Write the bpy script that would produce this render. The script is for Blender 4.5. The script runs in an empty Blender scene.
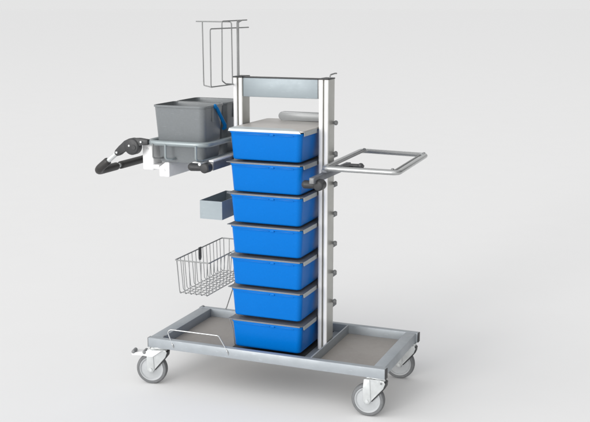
import bpy, bmesh, math, random
from mathutils import Vector, Matrix
random.seed(3)
S = bpy.context.scene
C = S.collection
Z0 = 0.217                     # height of the base rail tops above the floor
WL = {}                        # world position of every object built

# ------------------------------------------------------------------ materials
def mat(name, col, rough=.5, metal=0.0, var=.06, scale=40, bump=0.0, aniso=None, spec=.5, wear=0):
    m = bpy.data.materials.new(name); m.use_nodes = True
    nt = m.node_tree; b = nt.nodes['Principled BSDF']
    b.inputs['Roughness'].default_value = rough
    b.inputs['Metallic'].default_value = metal
    b.inputs['Specular IOR Level'].default_value = spec
    tc = nt.nodes.new('ShaderNodeTexCoord'); mp = nt.nodes.new('ShaderNodeMapping')
    nt.links.new(tc.outputs['Object'], mp.inputs['Vector'])
    if aniso: mp.inputs['Scale'].default_value = aniso
    n = nt.nodes.new('ShaderNodeTexNoise'); n.inputs['Scale'].default_value = scale
    n.inputs['Detail'].default_value = 5
    nt.links.new(mp.outputs[0], n.inputs['Vector'])
    r = nt.nodes.new('ShaderNodeValToRGB')
    r.color_ramp.elements[0].position = .3; r.color_ramp.elements[1].position = .7
    r.color_ramp.elements[0].color = (*[c*(1-var) for c in col], 1)
    r.color_ramp.elements[1].color = (*[min(1, c*(1+var)) for c in col], 1)
    nt.links.new(n.outputs['Fac'], r.inputs[0]); nt.links.new(r.outputs[0], b.inputs['Base Color'])
    mr = nt.nodes.new('ShaderNodeMapRange')
    mr.inputs['To Min'].default_value = max(.02, rough-.07); mr.inputs['To Max'].default_value = min(1, rough+.07)
    nt.links.new(n.outputs['Fac'], mr.inputs['Value']); nt.links.new(mr.outputs[0], b.inputs['Roughness'])
    if wear:
        n2 = nt.nodes.new('ShaderNodeTexNoise'); n2.inputs['Scale'].default_value = 5; n2.inputs['Detail'].default_value = 8; n2.inputs['Roughness'].default_value = .7
        nt.links.new(tc.outputs['Object'], n2.inputs['Vector'])
        mp2 = nt.nodes.new('ShaderNodeMapping'); mp2.inputs['Scale'].default_value = (9, 160, 60); mp2.inputs['Rotation'].default_value = (.3, .2, .6)
        nt.links.new(tc.outputs['Object'], mp2.inputs['Vector'])
        n3 = nt.nodes.new('ShaderNodeTexNoise'); n3.inputs['Scale'].default_value = 3; n3.inputs['Detail'].default_value = 3
        nt.links.new(mp2.outputs[0], n3.inputs['Vector'])
        sc = nt.nodes.new('ShaderNodeMapRange'); sc.inputs['From Min'].default_value = .64; sc.inputs['From Max'].default_value = .72
        sc.inputs['To Max'].default_value = wear
        nt.links.new(n3.outputs['Fac'], sc.inputs['Value'])
        sm = nt.nodes.new('ShaderNodeMapRange'); sm.inputs['From Min'].default_value = .45; sm.inputs['From Max'].default_value = .75
        sm.inputs['To Max'].default_value = wear*.7
        nt.links.new(n2.outputs['Fac'], sm.inputs['Value'])
        mx = nt.nodes.new('ShaderNodeMix'); mx.data_type = 'RGBA'
        nt.links.new(sc.outputs[0], mx.inputs[0]); nt.links.new(r.outputs[0], mx.inputs[6])
        mx.inputs[7].default_value = (*[min(.9, c*1.5+.03) for c in col], 1)
        m2 = nt.nodes.new('ShaderNodeMix'); m2.data_type = 'RGBA'
        nt.links.new(sm.outputs[0], m2.inputs[0]); nt.links.new(mx.outputs[2], m2.inputs[6])
        m2.inputs[7].default_value = (*[c*.72 for c in col], 1)
        nt.links.new(m2.outputs[2], b.inputs['Base Color'])
        ad = nt.nodes.new('ShaderNodeMath'); ad.operation = 'ADD'
        nt.links.new(mr.outputs[0], ad.inputs[0]); nt.links.new(sm.outputs[0], ad.inputs[1]); nt.links.new(ad.outputs[0], b.inputs['Roughness'])
    if bump:
        bp = nt.nodes.new('ShaderNodeBump'); bp.inputs['Strength'].default_value = bump
        bp.inputs['Distance'].default_value = .0005
        nt.links.new(n.outputs['Fac'], bp.inputs['Height']); nt.links.new(bp.outputs[0], b.inputs['Normal'])
    return m

M = dict(
    rail   = mat('grey_painted_steel', (.365,.395,.42), .40, .28, .04, 30, .05, wear=0.35),
    rail_in= mat('grey_sheet_steel', (.17,.18,.20), .42, .4, .05, 25, .05, wear=0.3),
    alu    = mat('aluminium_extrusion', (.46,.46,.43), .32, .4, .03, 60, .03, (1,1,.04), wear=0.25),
    plate  = mat('brushed_plate', (.30,.345,.37), .45, .2, .03, 60, .03, (.05,1,1), wear=0.25),
    shelf  = mat('grey_shelf_steel', (.19,.20,.215), .42, .4, .05, 30, .03, wear=0.35),
    lid    = mat('warm_grey_lid', (.53,.505,.48), .42, .12, .03, 12, .02, wear=0.25),
    flap   = mat('pale_flap', (.46,.50,.515), .4, .1, .03, 20, .02),
    tray   = mat('warm_grey_tray_floor', (.35,.325,.30), .5, .1, .06, 10, .05, wear=0.5),
    deck   = mat('shade_dark_deck', (.045,.047,.05), .7, 0, .15, 60, .2, wear=0.4),  # shade under the boxes put into the deck's near-black colour
    blue   = mat('blue_plastic', (.0004,.150,.54), .30, 0, .03, 220, .03, None, .12, wear=0.1),
    bluedk = mat('blue_handle_plastic', (.004,.165,.45), .4, 0, .05, 90, .05, None, .15),
    bucket = mat('grey_bucket_plastic', (.180,.194,.203), .30, 0, .04, 150, .08, wear=0.3),
    ring   = mat('pale_green_grey_tube', (.30,.34,.352), .32, .35, .04, 30, .03, wear=0.25),
    chrome = mat('bright_wire', (.44,.45,.45), .28, .6, .03, 20),
    wire   = mat('grey_wire', (.27,.275,.275), .4, .4, .04, 20),
    black  = mat('black_grip_rubber', (.028,.026,.025), .48, 0, .2, 120, .25),
    cap    = mat('dark_end_cap', (.034,.035,.037), .45, 0, .1, 80, .1, wear=0.3),
    white  = mat('white_plastic', (.84,.84,.84), .4, 0, .02, 60, .03),
    zinc   = mat('zinc_plate', (.66,.68,.68), .3, .6, .04, 60, .05, wear=0.4),
    tyre   = mat('grey_rubber_tyre', (.16,.165,.17), .55, 0, .08, 90, .15, wear=0.4),
    hub    = mat('pale_grey_wheel_plastic', (.44,.455,.465), .42, 0, .03, 60, .05),
    grip   = mat('grey_grip_bar', (.34,.35,.355), .38, .1, .04, 40, .04),
    highlight  = mat('post_highlight_white', (.84,.84,.845), .28, 0, .02, 60, .02, (1,1,.05)),  # highlight on the aluminium post fronts, painted as white
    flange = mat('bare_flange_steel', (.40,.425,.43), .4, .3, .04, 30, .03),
    knob   = mat('grey_knob_plastic', (.21,.215,.22), .4, 0, .05, 60),
)
# ------------------------------------------------------------------ mesh tools
def box(bm, a, b, bev=.0, seg=2):
    a, b = Vector(a), Vector(b)
    t = bmesh.new(); bmesh.ops.create_cube(t, size=1)
    for v in t.verts: v.co = Vector([(a[i]+b[i])/2 + v.co[i]*(b[i]-a[i]) for i in range(3)])
    if bev: bmesh.ops.bevel(t, geom=t.edges[:], offset=bev, segments=seg, profile=.5, affect='EDGES')
    merge(bm, t)
def merge(bm, t, mx=None):
    me = bpy.data.meshes.new('tmp')
    if mx: bmesh.ops.transform(t, matrix=mx, verts=t.verts)
    bmesh.ops.recalc_face_normals(t, faces=t.faces)
    t.to_mesh(me); bm.from_mesh(me); bpy.data.meshes.remove(me); t.free()
def round_path(pts, r, closed=False, n=6):
    pts = [Vector(p) for p in pts]; out = []
    N = len(pts)
    for i, p in enumerate(pts):
        if not closed and i in (0, N-1): out.append(p); continue
        a = (pts[i-1]-p); b = (pts[(i+1) % N]-p)
        la, lb = a.length, b.length; a.normalize(); b.normalize()
        ang = a.angle(b)
        if ang > math.pi-.02: out.append(p); continue
        d = min(r/math.tan(ang/2), la*.48, lb*.48)
        p0, p1 = p+a*d, p+b*d
        for k in range(n+1):
            t = k/n
            out.append(p0*(1-t)**2 + p*2*t*(1-t) + p1*t*t)
    return out
def tube(bm, pts, rad, closed=False, seg=10, corner=0, flat=1.0):
    """round (or flattened) rod swept along a path"""
    P = round_path(pts, corner, closed) if corner else [Vector(p) for p in pts]
    t = bmesh.new(); N = len(P); rings = []
    up = None
    for i, p in enumerate(P):
        if closed: d = P[(i+1) % N]-P[i-1]
        else: d = P[min(i+1, N-1)]-P[max(i-1, 0)]
        d.normalize()
        if up is None:
            up = Vector((0,0,1)) if abs(d.z) < .9 else Vector((0,1,0))
        u = (up-d*up.dot(d)).normalized(); w = d.cross(u)
        up = u
        rr = rad[i] if isinstance(rad, (list, tuple)) else rad
        rings.append([t.verts.new(p+u*math.cos(2*math.pi*k/seg)*rr*flat+w*math.sin(2*math.pi*k/seg)*rr) for k in range(seg)])
    for i in range(N if closed else N-1):
        A, B = rings[i], rings[(i+1) % N]
        for k in range(seg): t.faces.new((A[k], A[(k+1)%seg], B[(k+1)%seg], B[k]))
    if not closed:
        t.faces.new(rings[0]); t.faces.new(rings[-1][::-1])
    merge(bm, t)
def cyl(bm, a, b, r, seg=20, bev=0.0):
    a, b = Vector(a), Vector(b); d = b-a; L = d.length; d.normalize()
    if bev: tube(bm, [a, a+d*.0002, a+d*bev, b-d*bev, b-d*.0002, b], [r-bev, r-bev*.9, r, r, r-bev*.9, r-bev], seg=seg)
    else: tube(bm, [a, b], r, seg=seg)
def prism(bm, poly, o, ex, ey, ez, depth, bev=0.0):
    """polygon in plane (ex,ey) pushed along ez by depth"""
    t = bmesh.new(); o, ex, ey, ez = map(Vector, (o, ex, ey, ez))
    A = [t.verts.new(o+ex*p[0]+ey*p[1]) for p in poly]
    B = [t.verts.new(o+ex*p[0]+ey*p[1]+ez*depth) for p in poly]
    n = len(poly); t.faces.new(A); t.faces.new(B[::-1])
    for i in range(n): t.faces.new((A[i], A[(i+1)%n], B[(i+1)%n], B[i]))
    if bev: bmesh.ops.bevel(t, geom=t.edges[:], offset=bev, segments=2, profile=.5, affect='EDGES')
    merge(bm, t)
def rrect(x0, y0, x1, y1, r, n=6):
    out = []
    for cx, cy, a0 in ((x1-r,y1-r,0),(x0+r,y1-r,90),(x0+r,y0+r,180),(x1-r,y0+r,270)):
        for k in range(n+1):
            a = math.radians(a0+90*k/n); out.append((cx+r*math.cos(a), cy+r*math.sin(a)))
    return out
def loft(bm, rings, cap0=True, cap1=True):
    t = bmesh.new(); R = [[t.verts.new(p) for p in ring] for ring in rings]
    n = len(R[0])
    for A, B in zip(R, R[1:]):
        for k in range(n): t.faces.new((A[k], A[(k+1)%n], B[(k+1)%n], B[k]))
    if cap0: t.faces.new(R[0][::-1])
    if cap1: t.faces.new(R[-1])
    merge(bm, t)
def obj(name, bm, m, parent=None, label=None, origin=None, smooth=35):
    me = bpy.data.meshes.new(name)
    xs = [v.co for v in bm.verts]
    lo = Vector([min(v[i] for v in xs) for i in range(3)]); hi = Vector([max(v[i] for v in xs) for i in range(3)])
    c = Vector(origin) if origin else (lo+hi)/2
    for v in bm.verts: v.co -= c
    bm.normal_update(); bm.to_mesh(me); bm.free()
    me.materials.append(M[m] if isinstance(m, str) else m)
    for p in me.polygons: p.use_smooth = True
    try: me.set_sharp_from_angle(angle=math.radians(smooth))
    except Exception: pass
    o = bpy.data.objects.new(name, me); C.objects.link(o)
    w = c+Vector((0,0,Z0)); WL[o] = w
    o.parent = parent; o.location = w-(WL[parent] if parent else Vector())
    if label: o['label'] = label
    return o
def tag(o, label, cat, group=None):
    o['label'] = label; o['category'] = cat
    if group: o['group'] = group
B = bmesh.new

# ------------------------------------------------------------------ the setting: a plain pale floor
fm = bmesh.new(); bmesh.ops.create_circle(fm, cap_ends=True, radius=900, segments=96)
for v in fm.verts: v.co.z = -Z0
FLOOR = mat('pale_grey_floor', (.867,.867,.867), .95, 0, .004, 3, 0, None, 0)
fl = obj('floor', fm, FLOOR); fl['kind'] = 'structure'

# ------------------------------------------------------------------ the trolley
L, W, H = 1.1, .531, .044
T = bpy.data.objects.new('cleaning_trolley', None); C.objects.link(T)
T.location = (L/2, W/2, 0); WL[T] = Vector((L/2, W/2, 0)); T.empty_display_size = .2
tag(T, 'grey cleaning trolley on castors with aluminium posts, wire basket and black push handle', 'trolley')

# --- base
bm = B(); box(bm, (0,0,-H), (L-.004,.028,0), .0025); obj('front_rail', bm, 'rail', T)
bm = B(); box(bm, (0,W-.028,-H), (L-.004,W,0), .0025); obj('back_rail', bm, 'rail', T)
bm = B(); box(bm, (.002,.0285,-H+.001), (.060,W-.0285,-.0005), .002); obj('side_rail', bm, 'rail', T)
bm = B(); box(bm, (1.040,.0285,-H+.001), (1.088,W-.0285,-.0005), .002); obj('side_rail', bm, 'rail', T)
for y in (0, W-.028):
    bm = B(); box(bm, (L-.0038,y+.0005,-H+.0005), (L,y+.0275,-.0005), .0012); box(bm, (L-.012,y+.004,-H+.004), (L-.0036,y+.024,-.004))
    obj('end_cap', bm, 'cap', T)
    bm = B(); box(bm, (-.003,y+.0005,-H+.0005), (-.0002,y+.0275,-.0005), .001); obj('end_cap', bm, 'knob', T)
# trays: floor sheet with upturned rim
for x0, x1 in ((.0605,.352), (.7690,1.0395)):
    bm = B(); box(bm, (x0,.0285,-.0435), (x1,W-.0285,-.040), 0); obj('tray_floor', bm, 'tray', T)
bm = B(); box(bm, (.353,.0285,-.0435), (.699,W-.0285,-.0385), 0); obj('deck_plate', bm, 'deck', T)
# middle crossbeam under the right post, with an upright flange
bm = B()
box(bm, (.700,.0285,-.0435), (.7615,W-.0285,-.0360), .001)
box(bm, (.7618,.0285,-.0435), (.7685,W-.0285,-.0005), .001)
obj('crossbeam', bm, 'rail', T)
bm = B(); box(bm, (.3535,.20,-.0383), (.372,.36,-.0215), .002); obj('crossbeam', bm, 'rail', T)

# --- posts: extruded profile with a groove in the front and back face
def post(x0, zb):
    w, d, y0, top = .0426, .0806, .2357, 1.1462
    g0, g1, gd, r = .0185, .0245, .009, .006
    def arc(cx, cy, a0, a1, rr, n=5): return [(cx+rr*math.cos(math.radians(a0+(a1-a0)*k/n)), cy+rr*math.sin(math.radians(a0+(a1-a0)*k/n))) for k in range(n+1)]
    pr = [(0,0),(g0,0),(g0,gd),(g1,gd),(g1,0),(w,0)] + arc(w-r, d-r, 0, 90, r) + [(g1,d),(g1,d-gd),(g0,d-gd),(g0,d)] + arc(r, d-r, 90, 180, r)
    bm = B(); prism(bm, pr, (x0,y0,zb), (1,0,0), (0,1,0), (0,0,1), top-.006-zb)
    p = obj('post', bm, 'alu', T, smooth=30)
    for xa, xb in ((.0006,g0-.0012), (g1+.0010,w-.0010)):      # added white strips paint the lit front; post body darkened for its shaded side
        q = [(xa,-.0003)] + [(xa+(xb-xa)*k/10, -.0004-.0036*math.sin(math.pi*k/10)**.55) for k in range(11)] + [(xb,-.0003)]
        bm = B(); prism(bm, q, (x0,y0,zb+.001), (1,0,0), (0,1,0), (0,0,1), top-.008-zb); obj('post_highlight', bm, 'highlight', p, smooth=50)
    bm = B(); box(bm, (x0-.0008,y0-.0045,top-.0058), (x0+w+.0008,y0+d+.0008,top), .0015)
    obj('post_cap', bm, 'cap', p)
    return p
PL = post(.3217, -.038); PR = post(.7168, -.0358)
# --- header plate between the posts
bm = B(); box(bm, (.3650,.2400,1.0595), (.7095,.2720,1.1405), .003)
hp = obj('crossbar', bm, 'plate', T)
bm = B(); box(bm, (.3650,.2385,1.1407), (.7160,.2740,1.1448), .001); obj('top_edge', bm, 'cap', hp)
bm = B(); box(bm, (.7098,.2395,1.0600), (.7164,.2715,1.1400), .001); obj('joint_bracket', bm, 'knob', hp)
bm = B(); tube(bm, [(.7560,.262,1.1465),(.7575,.262,1.1600),(.7640,.300,1.1640),(.7650,.318,1.163)], .0032, corner=.01); obj('post_hook', bm, 'wire', T)

# --- shelves that carry the boxes: plate with turned down side flanges
SZ = [.800, .6665, .5305, .3920, .2545, .1120]
sm0 = None
def shelf_bm(z):
    bm = B()
    x0, x1, y0, y1 = .3655, .7100, .070, .498
    pl = [(x0-.004,y0+.004),(x0+.02,y0),(x1-.012,y0),(x1-.003,y0+.010),(x1-.003,y1),(x0,y1),(x0,y0+.03)]
    prism(bm, pl, (0,0,z-.003), (1,0,0), (0,1,0), (0,0,1), .0032)
    # flange at each side, its front end cut on a slant
    prism(bm, [(y0+.010,-.0035),(y1,-.0035),(y1,-.021),(y0+.016,-.021)], (x1-.0028,0,z+.0033), (0,1,0), (0,0,1), (1,0,0), .0028)
    prism(bm, [(y0+.030,-.0035),(y1,-.0035),(y1,-.021),(y0+.036,-.021)], (x0+.0002,0,z+.0001), (0,1,0), (0,0,1), (1,0,0), .0024)
    box(bm, (x0+.02,y0-.0004,z-.0062), (x1-.013,y0+.0022,z-.0032), .0005)
    return bm
shelf0 = obj('shelf', shelf_bm(SZ[0]), 'shelf', T)
for z in SZ[1:]:
    c = shelf0.copy(); C.objects.link(c); c.parent = T
    c.location = shelf0.location + Vector((0,0,z-SZ[0]))
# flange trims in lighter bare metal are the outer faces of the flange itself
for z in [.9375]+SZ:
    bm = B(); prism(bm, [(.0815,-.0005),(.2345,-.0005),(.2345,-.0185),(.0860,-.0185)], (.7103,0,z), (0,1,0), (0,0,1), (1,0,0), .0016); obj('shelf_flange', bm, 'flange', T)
# --- top cover of the stack
bm = B()
lp = rrect(.3700,.0755,.7100,.498,.012)
prism(bm, lp, (0,0,.9345), (1,0,0), (0,1,0), (0,0,1), .0065, .0012)
lid = obj('top_cover', bm, 'lid', T)
bm = B()
rows = [(.0700,.9300,.3735,.7010),(.0716,.9405,.3770,.6930),(.1040,.9462,.3860,.6500),(.1050,.9413,.3860,.6500),(.0752,.9404,.3775,.6925),(.0745,.9300,.3740,.7005)]
t = bmesh.new()
va = [t.verts.new((x0,y,z)) for y, z, x0, x1 in rows]; vb = [t.verts.new((x1,y,z)) for y, z, x0, x1 in rows]
t.faces.new(va); t.faces.new(vb[::-1])
for i in range(6): t.faces.new((va[i], va[(i+1)%6], vb[(i+1)%6], vb[i]))
merge(bm, t); obj('front_flap', bm, 'flap', lid)
# rounded grip bar along the rear of the cover
bm = B()
hp_ = []
for k in range(13):
    a = math.radians(90+180*k/12); hp_.append((.470+.0195*math.cos(a), .961+.0195*math.sin(a)))
hp_ += [(.706,.9415),(.706,.9805)]
prism(bm, hp_, (0,.428,0), (1,0,0), (0,0,1), (0,1,0), .030, .004); obj('rear_grip', bm, 'grip', lid)

# --- locking knobs along the right post
for z in (.956,.825,.695,.564,.432,.302,.170):
    bm = B(); cyl(bm, (.7600,.300,z), (.7640,.300,z), .0065); cyl(bm, (.7640,.300,z), (.7780,.300,z), .0105, 20, .004)
    obj('locking_knob', bm, 'knob', T)

# --- castors
def caster(ax, ay, rot, brake=False, tread='tyre'):
    Rm = Matrix.Translation((ax,ay,0)) @ Matrix.Rotation(rot, 4, 'Z')
    def fin(name, bm, m, par):
        bmesh.ops.transform(bm, matrix=Rm, verts=bm.verts); return obj(name, bm, m, par)
    tr, wz, wr = -.047, -.147, .070
    # housing: top plate + bearing + two cheeks
    bm = B()
    box(bm, (-.028,-.024,-.0485), (.028,.024,-.0442), .001)
    cyl(bm, (0,0,-.066), (0,0,-.0487), .024, 28, .004)
    ck = [(-.062,-.054),(-.030,-.0515),(.022,-.0545),(.028,-.066),(.020,-.088),(-.030,-.146),(-.038,-.159),(-.054,-.160),(-.063,-.149),(-.066,-.100)]
    rb = [(-.0615,-.056),(-.036,-.054),(-.031,-.146),(-.040,-.1585),(-.053,-.159),(-.0620,-.148),(-.0645,-.100)]
    for q in (-1, 1):
        prism(bm, ck, (0,q*.0215-.0015,0), (1,0,0), (0,0,1), (0,1,0), .003, .001)
        prism(bm, rb, (0,(-.0262 if q < 0 else .0231),0), (1,0,0), (0,0,1), (0,1,0), .0031, .001)
    box(bm, (-.056,-.0195,-.0720), (.022,.0195,-.0580), .003)
    fork = fin('castor', bm, 'zinc', T)
    bm = B(); cyl(bm, (tr,-.0295,wz), (tr,.0295,wz), .0075, 6); fin('axle_bolt', bm, 'zinc', fork)
    bm = B(); prism(bm, [(.018,-.0590),(.0315,-.0640),(.0290,-.0840),(.0160,-.1010),(-.0280,-.1510),(-.0315,-.1440),(.0080,-.0960),(.0190,-.0780)], (0,-.0195,0), (1,0,0), (0,0,1), (0,1,0), .039, .0015); fin('thread_guard', bm, 'cap', fork)
    # tyre as a lathe about the wheel axis
    def lathe(prof):
        bm = B(); n = 56; rings = []
        t = bmesh.new()
        for k in range(n):
            a = 2*math.pi*k/n
            rings.append([t.verts.new((tr+r*math.sin(a), y, wz+r*math.cos(a))) for r, y in prof])
        m_ = len(prof)
        for k in range(n):
            A, Bq = rings[k], rings[(k+1)%n]
            for i in range(m_): t.faces.new((A[i], A[(i+1)%m_], Bq[(i+1)%m_], Bq[i]))
        merge(bm, t); return bm
    ty = fin('tyre', lathe([(.0555,-.0155),(.0600,-.0165),(.0655,-.0150),(.0690,-.0105),(.0700,-.003),(.0700,.003),(.0690,.0105),(.0655,.0150),(.0600,.0165),(.0555,.0155)]), tread, fork)
    fin('rim', lathe([(.004,-.0165),(.016,-.0180),(.021,-.0140),(.046,-.0120),(.0505,-.0165),(.0535,-.0170),(.0552,-.0150),(.0552,.0150),(.0535,.0170),(.0505,.0165),(.046,.0120),(.021,.0140),(.016,.0180),(.004,.0165)]), 'hub', fork)
    if brake:
        bm = B()
        pl = [(.010,-.0530),(-.030,-.0540),(-.070,-.0600),(-.128,-.0690),(-.131,-.0760),(-.124,-.0810),(-.092,-.0780),(-.062,-.0790),(-.052,-.0840),(-.034,-.0840),(-.016,-.0700)]
        prism(bm, pl, (0,-.0355,0), (1,0,0), (0,0,1), (0,1,0), .009, .002)
        box(bm, (-.128,-.036,-.0780), (-.060,.022,-.0690), .003)
        fin('brake_pedal', bm, 'white', fork)
        for x in (-.072, -.122):
            bm = B(); cyl(bm, (x,-.038,-.0640), (x,.004,-.0640), .0085, 18, .003); fin('pedal_stop', bm, 'knob', fork)
    else:
        bm = B(); cyl(bm, (.012,-.0250,-.0655), (.012,.0250,-.0655), .0048, 14); fin('fork_rivet', bm, 'knob', fork)
caster(.053, .030, math.radians(13), True)
caster(1.066, .030, math.radians(3))
caster(1.064, .500, math.radians(5), True)
caster(.046, .500, math.radians(10))

# --- wire bail on the front left of the base and thin stays
bm = B()
tube(bm, [(.130,.006,-.041),(.127,-.0035,-.020),(.078,.028,.040),(.334,.030,.040),(.393,-.0035,-.014),(.396,.006,-.041)], .0030, corner=.018, seg=8); obj('wire_bail', bm, 'chrome', T)
bm = B(); tube(bm, [(.120,.530,-.010),(.134,.526,.006),(.205,.470,.150),(.218,.460,.19)], .0026, corner=.01, seg=8); obj('wire_stay', bm, 'wire', T)
bm = B(); tube(bm, [(.358,.105,.112),(.358,.098,.096),(.372,.099,.052),(.380,.100,-.020)], .0026, corner=.02, seg=8); obj('wire_stay', bm, 'wire', T)
for x, y, r in ((.060,.040,.0055), (.010,.518,.0075)):
    bm = B(); cyl(bm, (x,y,-.0002), (x,y,.0050), r, 14, .002); obj('rail_bolt', bm, 'knob', T)

# --- bucket carrier: bent tube ring, brackets, hanging rods and added white blocks in place of bare white background
RZ = .866
bm = B(); tube(bm, [(-.006,.045,RZ),(.283,.045,RZ),(.283,.495,RZ),(-.006,.495,RZ)], .0118, True, 14, .055); ring = obj('bucket_carrier', bm, 'ring', T)
bm = B()
box(bm, (.294,.262,RZ-.012), (.3212,.290,RZ+.010), .002); obj('carrier_bracket', bm, 'rail', ring)
for x in (.031,.092,.238):
    bm = B(); tube(bm, [(x,.036,RZ-.003),(x,.036,.800),(x+.020,.060,.797),(x+.020,.470,.797)], .0040 if x < .05 else .0052, corner=.012, seg=8); obj('carrier_rod', bm, 'ring' if x > .05 else 'wire', ring)
bm = B()
box(bm, (-.052,.085,.737), (.004,.170,.852), .009, 4); box(bm, (-.046,.088,.744), (.0300,.168,.764), .004); obj('white_fill_block', bm, 'white', ring)
bm = B()
prism(bm, [(.030,.712),(.082,.712),(.082,.778),(.062,.778),(.030,.755)], (0,.085,0), (1,0,0), (0,0,1), (0,1,0), .22, .006)
obj('white_fill_block', bm, 'white', ring)
for x, z in ((-.024,.832),(.056,.742)):
    bm = B(); cyl(bm, (x,.0828,z), (x,.0860,z), .0055, 16, .001); obj('block_screw', bm, 'zinc', ring)
bm = B(); box(bm, (.206,.060,.755), (.262,.110,.790), .004); obj('white_fill_block', bm, 'white', ring)

# --- push handle: two arms with round ratchet hubs, U shaped bar, foam grips
hnd_pts = [(-.148,.048,.817),(-.268,.048,.722),(-.268,.492,.722),(-.148,.492,.817)]
bm = B(); tube(bm, hnd_pts, .0108, False, 14, .045); hnd = obj('push_handle', bm, 'zinc', T)
path = round_path(hnd_pts, .045)
def cum(P):
    s = [0]
    for a, b in zip(P, P[1:]): s.append(s[-1]+(b-a).length)
    return s
def sub(P, a, b, n=40):
    s = cum(P); out = []
    for k in range(n+1):
        t = a+(b-a)*k/n
        for i in range(len(P)-1):
            if s[i] <= t <= s[i+1]+1e-9:
                out.append(P[i].lerp(P[i+1], (t-s[i])/max(1e-9, s[i+1]-s[i]))); break
    return out
tot = cum(path)[-1]
for a, b in ((.068,.312), (.335,tot-.068)):
    q = sub(path, a, b)
    if len(q) < 5: continue
    bm = B(); n = len(q); tube(bm, q, [.0155 if i in (0, n-1) else .0182 for i in range(n)], seg=16); obj('foam_grip', bm, 'black', hnd)
for y in (.048,.492):
    bm = B()
    arm = [(.006,.878),(-.040,.883),(-.085,.880),(-.112,.868),(-.136,.846),(-.160,.824),(-.163,.808),(-.150,.798),(-.132,.806),(-.112,.826),(-.086,.838),(-.046,.852),(.006,.855)]
    prism(bm, arm, (0,y-.013,0), (1,0,0), (0,0,1), (0,1,0), .026, .004)
    cyl(bm, (-.073,y-.019,.845), (-.073,y+.019,.845), .0365, 36, .005)
    hub = obj('ratchet_hub', bm, 'cap', hnd)
    for x, z, r in ((-.024,.868,.0050), (-.083,.849,.0050), (-.147,.816,.0052)):
        bm = B(); cyl(bm, (x,y-.0215,z), (x,y+.0215,z), r, 14, .0015); obj('hub_screw', bm, 'zinc', hub)
    bm = B(); cyl(bm, (-.060,y-.0215,.842), (-.060,y-.0190,.842), .011, 24, .001); obj('hub_button', bm, 'cap', hub)

# --- sliding support arms with clamp levers on both posts
def arm(x0, x1, y0, z0, z1, post_side, lx0, lx1, lz, ly):
    bm = B(); box(bm, (x0,y0,z0), (x1,.470,z1), .003)
    a = obj('support_arm', bm, 'rail_in', T)
    bm = B(); box(bm, (x0+.002,y0-.004,z0+.002), (x1-.002,y0-.0002,z1-.002), .001); obj('end_cap', bm, 'knob', a)
    bm = B()
    ln = lx1-lx0
    n = 14
    pts = [(lx0+ln*k/n, ly, lz) for k in range(n+1)]
    tube(bm, pts, [.013,.0185,.0205]+[.0205-.0025*k/8 for k in range(n-2)], seg=18, flat=.85)
    cyl(bm, (lx1,ly-.022,lz), (lx1,ly+.028,lz), .0215, 26, .005)
    lv = obj('clamp_lever', bm, 'cap', a)
    bm = B(); cyl(bm, (lx1-.020,ly-.022,lz+.016), (lx1-.020,ly+.004,lz+.016), .0075, 14, .002); obj('lever_screw', bm, 'zinc', lv)
    return a
aL = arm(.284,.314,.052,.760,.795, .3217, .208, .288, .774, .030)
bm = B(); box(bm, (.288,.056,.7953), (.3105,.465,.8020), .001); obj('white_gap_fill', bm, 'white', aL)  # added white strip in place of bare background above the arm
aR = arm(.7605,.7835,.012,.738,.764, .759, .716, .790, .728, .055)
# --- bag holder frame on the right arm
FZ = .786
fp = [(.778,.128,FZ),(1.098,.128,FZ),(1.075,.655,FZ),(.757,.690,FZ)]
bm = B(); tube(bm, fp, .0105, True, 12, .028); fr = obj('bag_frame', bm, 'chrome', T)
bm = B(); tube(bm, [(.800,.150,FZ+.004),(1.076,.150,FZ+.004),(1.054,.636,FZ+.004),(.782,.668,FZ+.004)], .0045, True, 8, .02); obj('clamp_rim', bm, 'wire', fr)
bm = B()
for x, y in ((1.068,.150),(.776,.678),(1.066,.648)):
    bm = B(); box(bm, (x-.006,y-.006,FZ+.004), (x+.006,y+.006,FZ+.014), .003); obj('corner_clip', bm, 'knob', fr)
bm = B(); tube(bm, [(.842,.200,FZ+.003),(.870,.200,FZ+.008),(.920,.200,FZ+.008),(.930,.200,FZ+.005)], [.006,.0075,.008,.006], seg=12)
cyl(bm, (.915,.192,FZ+.007), (.915,.212,FZ+.007), .0120, 18, .003); box(bm, (.866,.152,FZ-.002), (.884,.204,FZ+.003), .001); obj('frame_lever', bm, 'cap', fr)
bm = B(); box(bm, (.7645,.140,.7645), (.7885,.300,.7770), .001); obj('frame_bracket', bm, 'rail_in', fr)

# --- small open metal tray on the left post
bm = B()
x0, x1, y0, y1, z0, z1, t_ = .2130,.3200,.112,.372,.535,.6155,.0022
box(bm, (x0,y0,z0), (x1,y0+t_,z1)); box(bm, (x0,y1-t_,z0), (x1,y1,z1))
box(bm, (x0,y0+t_+.0001,z0), (x0+t_,y1-t_-.0001,z1)); box(bm, (x1-t_,y0+t_+.0001,z0), (x1,y1-t_-.0001,z1))
box(bm, (x0+t_+.0001,y0+t_+.0001,z0+.0002), (x1-t_-.0001,y1-t_-.0001,z0+t_))
obj('utensil_tray', bm, 'plate', T)

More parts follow.
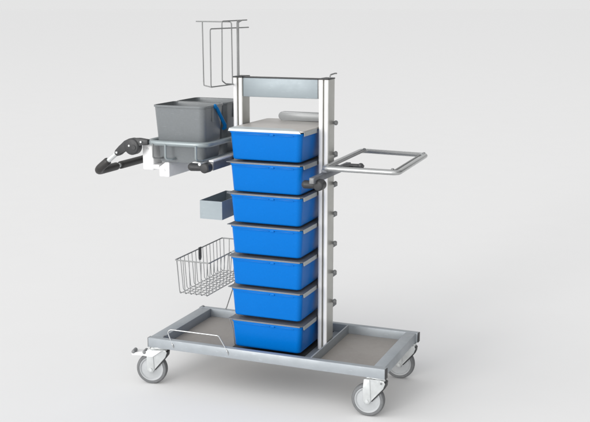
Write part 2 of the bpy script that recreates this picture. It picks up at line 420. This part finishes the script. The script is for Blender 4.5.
# --- wire basket low on the left
x0, x1, y0, y1, zt, zb = .119,.2845,.050,.517,.354,.203
bm = B(); tube(bm, [(x0,y0,zt),(x1,y0,zt),(x1,y1,zt),(x0,y1,zt)], .0030, True, 8, .006); bk = obj('wire_basket', bm, 'wire', T)
bm = B(); R = .0016
i0, i1, j0, j1 = x0+.007, x1-.014, y0+.010, y1-.008
def lerp(a, b, t): return a+(b-a)*t
for k in range(13):           # hoops across: down the left wall, over the floor, up the right wall
    t = (k+.35)/13; y = lerp(y0, y1, t); yb = lerp(j0, j1, t)
    tube(bm, [(x0,y,zt),(i0,yb,zb),(i1,yb,zb),(x1,y,zt)], R, False, 6, .012)
for k in range(6):            # hoops lengthwise
    t = (k+.3)/5.6; x = lerp(x0, x1, t); xb = lerp(i0, i1, t)
    tube(bm, [(x,y0,zt),(xb,j0,zb-.0025),(xb,j1,zb-.0025),(x,y1,zt)], R, False, 6, .012)
obj('mesh_wires', bm, 'wire', bk)
bm = B(); prism(bm, [(-.012,.006),(.012,.006),(.012,-.044),(.006,-.055),(-.006,-.055),(-.012,-.044)], (x0-.002,.285,zt), (0,1,0), (0,0,1), (1,0,0), .005, .001); obj('hang_tab', bm, 'cap', bk)
bm = B(); box(bm, (x1+.003,.262,zt-.010), (.3214,.296,zt+.006), .002); obj('basket_bracket', bm, 'rail', bk)

# --- tall wire mop holder on the left post
bm = B(); r = .0027
tube(bm, [(.163,.205,1.3775),(.331,.205,1.3765),(.333,.205,1.113)], r, False, 8, .012)
tube(bm, [(.193,.205,1.3770),(.195,.205,1.105),(.322,.030,1.1125)], r, False, 8, .012)
tube(bm, [(.320,.404,1.350),(.320,.025,1.350),(.320,.025,1.1135),(.320,.232,1.1105),(.3205,.250,1.1105)], r, False, 8, .012)
mh = None
tube(bm, [(.320,.386,1.382),(.320,.136,1.3795),(.320,.131,1.132),(.323,.160,1.118),(.323,.232,1.112)], r, False, 8, .012)
mh = obj('mop_holder', bm, 'wire', T)
bm = B(); tube(bm, [(.3348,.254,1.147),(.3348,.254,1.374),(.3300,.275,1.381)], .0033, False, 10, .01); tube(bm, [(.3400,.254,1.147),(.3400,.254,1.374),(.3340,.300,1.381)], .0033, False, 10, .01); obj('holder_upright', bm, 'wire', mh)

# ------------------------------------------------------------------ things standing in the trolley
# blue boxes: one built, the other six copied
def tub(bm, top, bot, zt, zb, rt, rb, th):
    (ax,ay,bx,by), (cx,cy,dx,dy) = top, bot
    def ring(k, off, z):
        q = [lerp(c, d, k) for c, d in ((cx,ax),(cy,ay),(dx,bx),(dy,by))]
        return [(x,y,z) for x, y in rrect(q[0]+off, q[1]+off, q[2]-off, q[3]-off, max(.004, lerp(rb, rt, k)-off), 8)]
    loft(bm, [ring(0,.010,zb), ring(.01,.004,zb+.0012), ring(.03,.001,zb+.004), ring(.06,0,zb+.008), ring(1,0,zt), ring(1,th,zt), ring(.08,th,zb+.010), ring(.04,th+.006,zb+.005)])
tops = [.9290] + [z-.0070 for z in SZ]
names = ['first', 'second', 'third', 'fourth', 'fifth', 'sixth', 'lowest']
labels = ['topmost blue plastic box directly under the pale metal cover and its flap',
          'second blue plastic box from the top, level with the clamp lever on the right post',
          'third blue plastic box from the top, beside the open utensil tray',
          'middle blue plastic box of the seven, fourth counted from the pale cover',
          'fifth blue plastic box from the top, beside the wire basket',
          'blue plastic box resting second from the bottom of the stack',
          'lowest blue plastic box, just above the dark deck of the trolley base']
b0 = None
for i, z in enumerate(tops):
    if b0 is None:
        bm = B(); tub(bm, (.3760,.0755,.7030,.480), (.3830,.0840,.6930,.468), z, z-.1205, .022, .022, .0025)
        b0 = obj('storage_box', bm, 'blue')
        bm = B()
        ro = rrect(.3725,.0712,.7060,.4845,.026,8); ri = rrect(.3800,.0785,.6990,.477,.021,8)
        loft(bm, [[(x,y,z-.0065) for x, y in rrect(.3763,.0758,.7027,.4797,.0240,8)], [(x,y,z-.0065) for x, y in ro], [(x,y,z+.0005) for x, y in ro], [(x,y,z+.0005) for x, y in ri], [(x,y,z-.0065) for x, y in ri]], False, False)
        box(bm, (.562,.0700,z-.0125), (.580,.0770,z-.0040), .0015); box(bm, (.404,.0742,z-.0138), (.556,.0790,z-.0075), .0012); box(bm, (.588,.0742,z-.0138), (.668,.0790,z-.0075), .0012)
        rim0 = obj('rim', bm, 'blue', b0)
        o = b0
    else:
        o = b0.copy(); C.objects.link(o); o.location = b0.location + Vector((0,0,z-tops[0]))
        c = rim0.copy(); C.objects.link(c); c.parent = o
    tag(o, labels[i], 'storage box', 'blue boxes stacked between the posts')

# two grey buckets side by side in the carrier
def bucket(y0, y1, label):
    bm = B(); zt, zb = 1.0255, .776
    tub(bm, (.0190,y0,.2640,y1), (.0300,y0+.024,.2500,y1-.020), zt, zb, .026, .026, .003)
    o = obj('bucket', bm, 'bucket'); tag(o, label, 'bucket', 'grey buckets in the carrier')
    bm = B()
    R_ = lambda g, rr, z: [(x,y,z) for x, y in rrect(.0190-g, y0-g, .2640+g, y1+g, rr, 8)]
    loft(bm, [R_(.0001,.026,zt-.008), R_(.0035,.029,zt-.007), R_(.0040,.030,zt), R_(.0030,.029,zt+.0012), R_(-.0030,.023,zt+.0012)], False, False)
    obj('rim', bm, 'bucket', o)
    bm = B()
    for x in (.2638,):
        t = bmesh.new()
        box(bm, (x-.0030,(y0+y1)/2-.018,.955), (x+.0040,(y0+y1)/2-.012,1.018), .0015)
    obj('side_rib', bm, 'bucket', o)
    return o
bk1 = bucket(.064,.262, 'front grey plastic bucket with a blue carrying handle, hung in the tube carrier')
bk2 = bucket(.272,.474, 'rear grey plastic bucket behind the one with the blue handle')
bm = B()
tube(bm, [(.2690,.160,1.024),(.2700,.176,1.012),(.2720,.215,.968),(.2730,.246,.934),(.2700,.254,.920),(.2600,.256,.912)], [.008,.0085,.0082,.0088,.009,.007], seg=12, flat=.8)
cyl(bm, (.2640,.163,1.020), (.2745,.163,1.020), .0100, 18, .002)
obj('carrying_handle', bm, 'bluedk', bk1)

# ------------------------------------------------------------------ camera
yaw, pit = .3824, .1976
fw = Vector((-math.sin(yaw)*math.cos(pit), math.cos(yaw)*math.cos(pit), -math.sin(pit)))
rt = Vector((math.cos(yaw), math.sin(yaw), 0)); up = rt.cross(fw)
cd = bpy.data.cameras.new('camera'); cam = bpy.data.objects.new('camera', cd); C.objects.link(cam)
cam.matrix_world = Matrix(((rt.x,up.x,-fw.x,2.2135),(rt.y,up.y,-fw.y,-3.753),(rt.z,up.z,-fw.z,1.435+Z0),(0,0,0,1)))
cd.sensor_width = 36; cd.lens = 36*1014.7655/590; cd.clip_start = .05; cd.clip_end = 3000
S.camera = cam

# ------------------------------------------------------------------ light: studio surround plus one big soft lamp
w = bpy.data.worlds.new('World'); S.world = w; w.use_nodes = True
nt = w.node_tree; nt.nodes.clear()
out = nt.nodes.new('ShaderNodeOutputWorld'); bg = nt.nodes.new('ShaderNodeBackground')
nt.links.new(bg.outputs[0], out.inputs[0])
tc = nt.nodes.new('ShaderNodeTexCoord')
def dot(v):
    n = nt.nodes.new('ShaderNodeVectorMath'); n.operation = 'DOT_PRODUCT'; n.inputs[1].default_value = v
    nt.links.new(tc.outputs['Generated'], n.inputs[0]); return n.outputs['Value']
def smooth(v, a, b, lo, hi):
    n = nt.nodes.new('ShaderNodeMapRange'); n.interpolation_type = 'SMOOTHSTEP'
    for k, q in zip(('From Min','From Max','To Min','To Max'), (a,b,lo,hi)): n.inputs[k].default_value = q
    nt.links.new(v, n.inputs['Value']); return n.outputs[0]
def mixf(f, a, b):
    n = nt.nodes.new('ShaderNodeMix'); n.data_type = 'FLOAT'
    for i, q in ((0,f),(2,a),(3,b)):
        if isinstance(q, (int, float)): n.inputs[i].default_value = q
        else: nt.links.new(q, n.inputs[i])
    return n.outputs[0]
BGV, DARK, BEHIND, ZEN, BAND = .780, .05, .60, .62, 1.95
side = dot((math.cos(yaw), math.sin(yaw), 0))
fwd = dot((math.sin(yaw), -math.cos(yaw), 0))
fleft = dot((-.4, -.917, 0))
el = dot((0,0,1))
def mul(a, b):
    n = nt.nodes.new('ShaderNodeMath'); n.operation = 'MULTIPLY'
    nt.links.new(a, n.inputs[0]); nt.links.new(b, n.inputs[1]); return n.outputs[0]
v = mixf(smooth(fwd, -.1, .5, 0, 1), BGV, BEHIND)            # horizon all round, a little darker behind the camera
v = mixf(smooth(side, .46, .66, 0, 1), v, DARK)              # unseen right of the surround darkened to shade right-facing sides
v = mixf(smooth(el, .3, .8, 0, 1), v, ZEN)                   # ceiling
v = mixf(mul(smooth(fleft, .25, .6, 0, 1), smooth(el, .08, .25, 0, 1)), v, BAND)   # bright band added to the unseen surround at the front left
cb = nt.nodes.new('ShaderNodeCombineColor')
for i in range(3): nt.links.new(v, cb.inputs[i])
nt.links.new(cb.outputs[0], bg.inputs[0]); bg.inputs[1].default_value = 1
ld = bpy.data.lights.new('key_lamp', 'AREA'); ld.shape = 'DISK'; ld.size = 14
lo = bpy.data.objects.new('key_lamp', ld); C.objects.link(lo)
lo.location = (-11, -38, 5.5); ld.energy = 8000; ld.color = (1,.985,.965)
lo.rotation_euler = (Vector((.5,.2,.8))-lo.location).to_track_quat('-Z', 'Y').to_euler()

S.view_settings.view_transform = 'Standard'; S.view_settings.look = 'None'
S.view_settings.exposure = 0; S.view_settings.gamma = 1
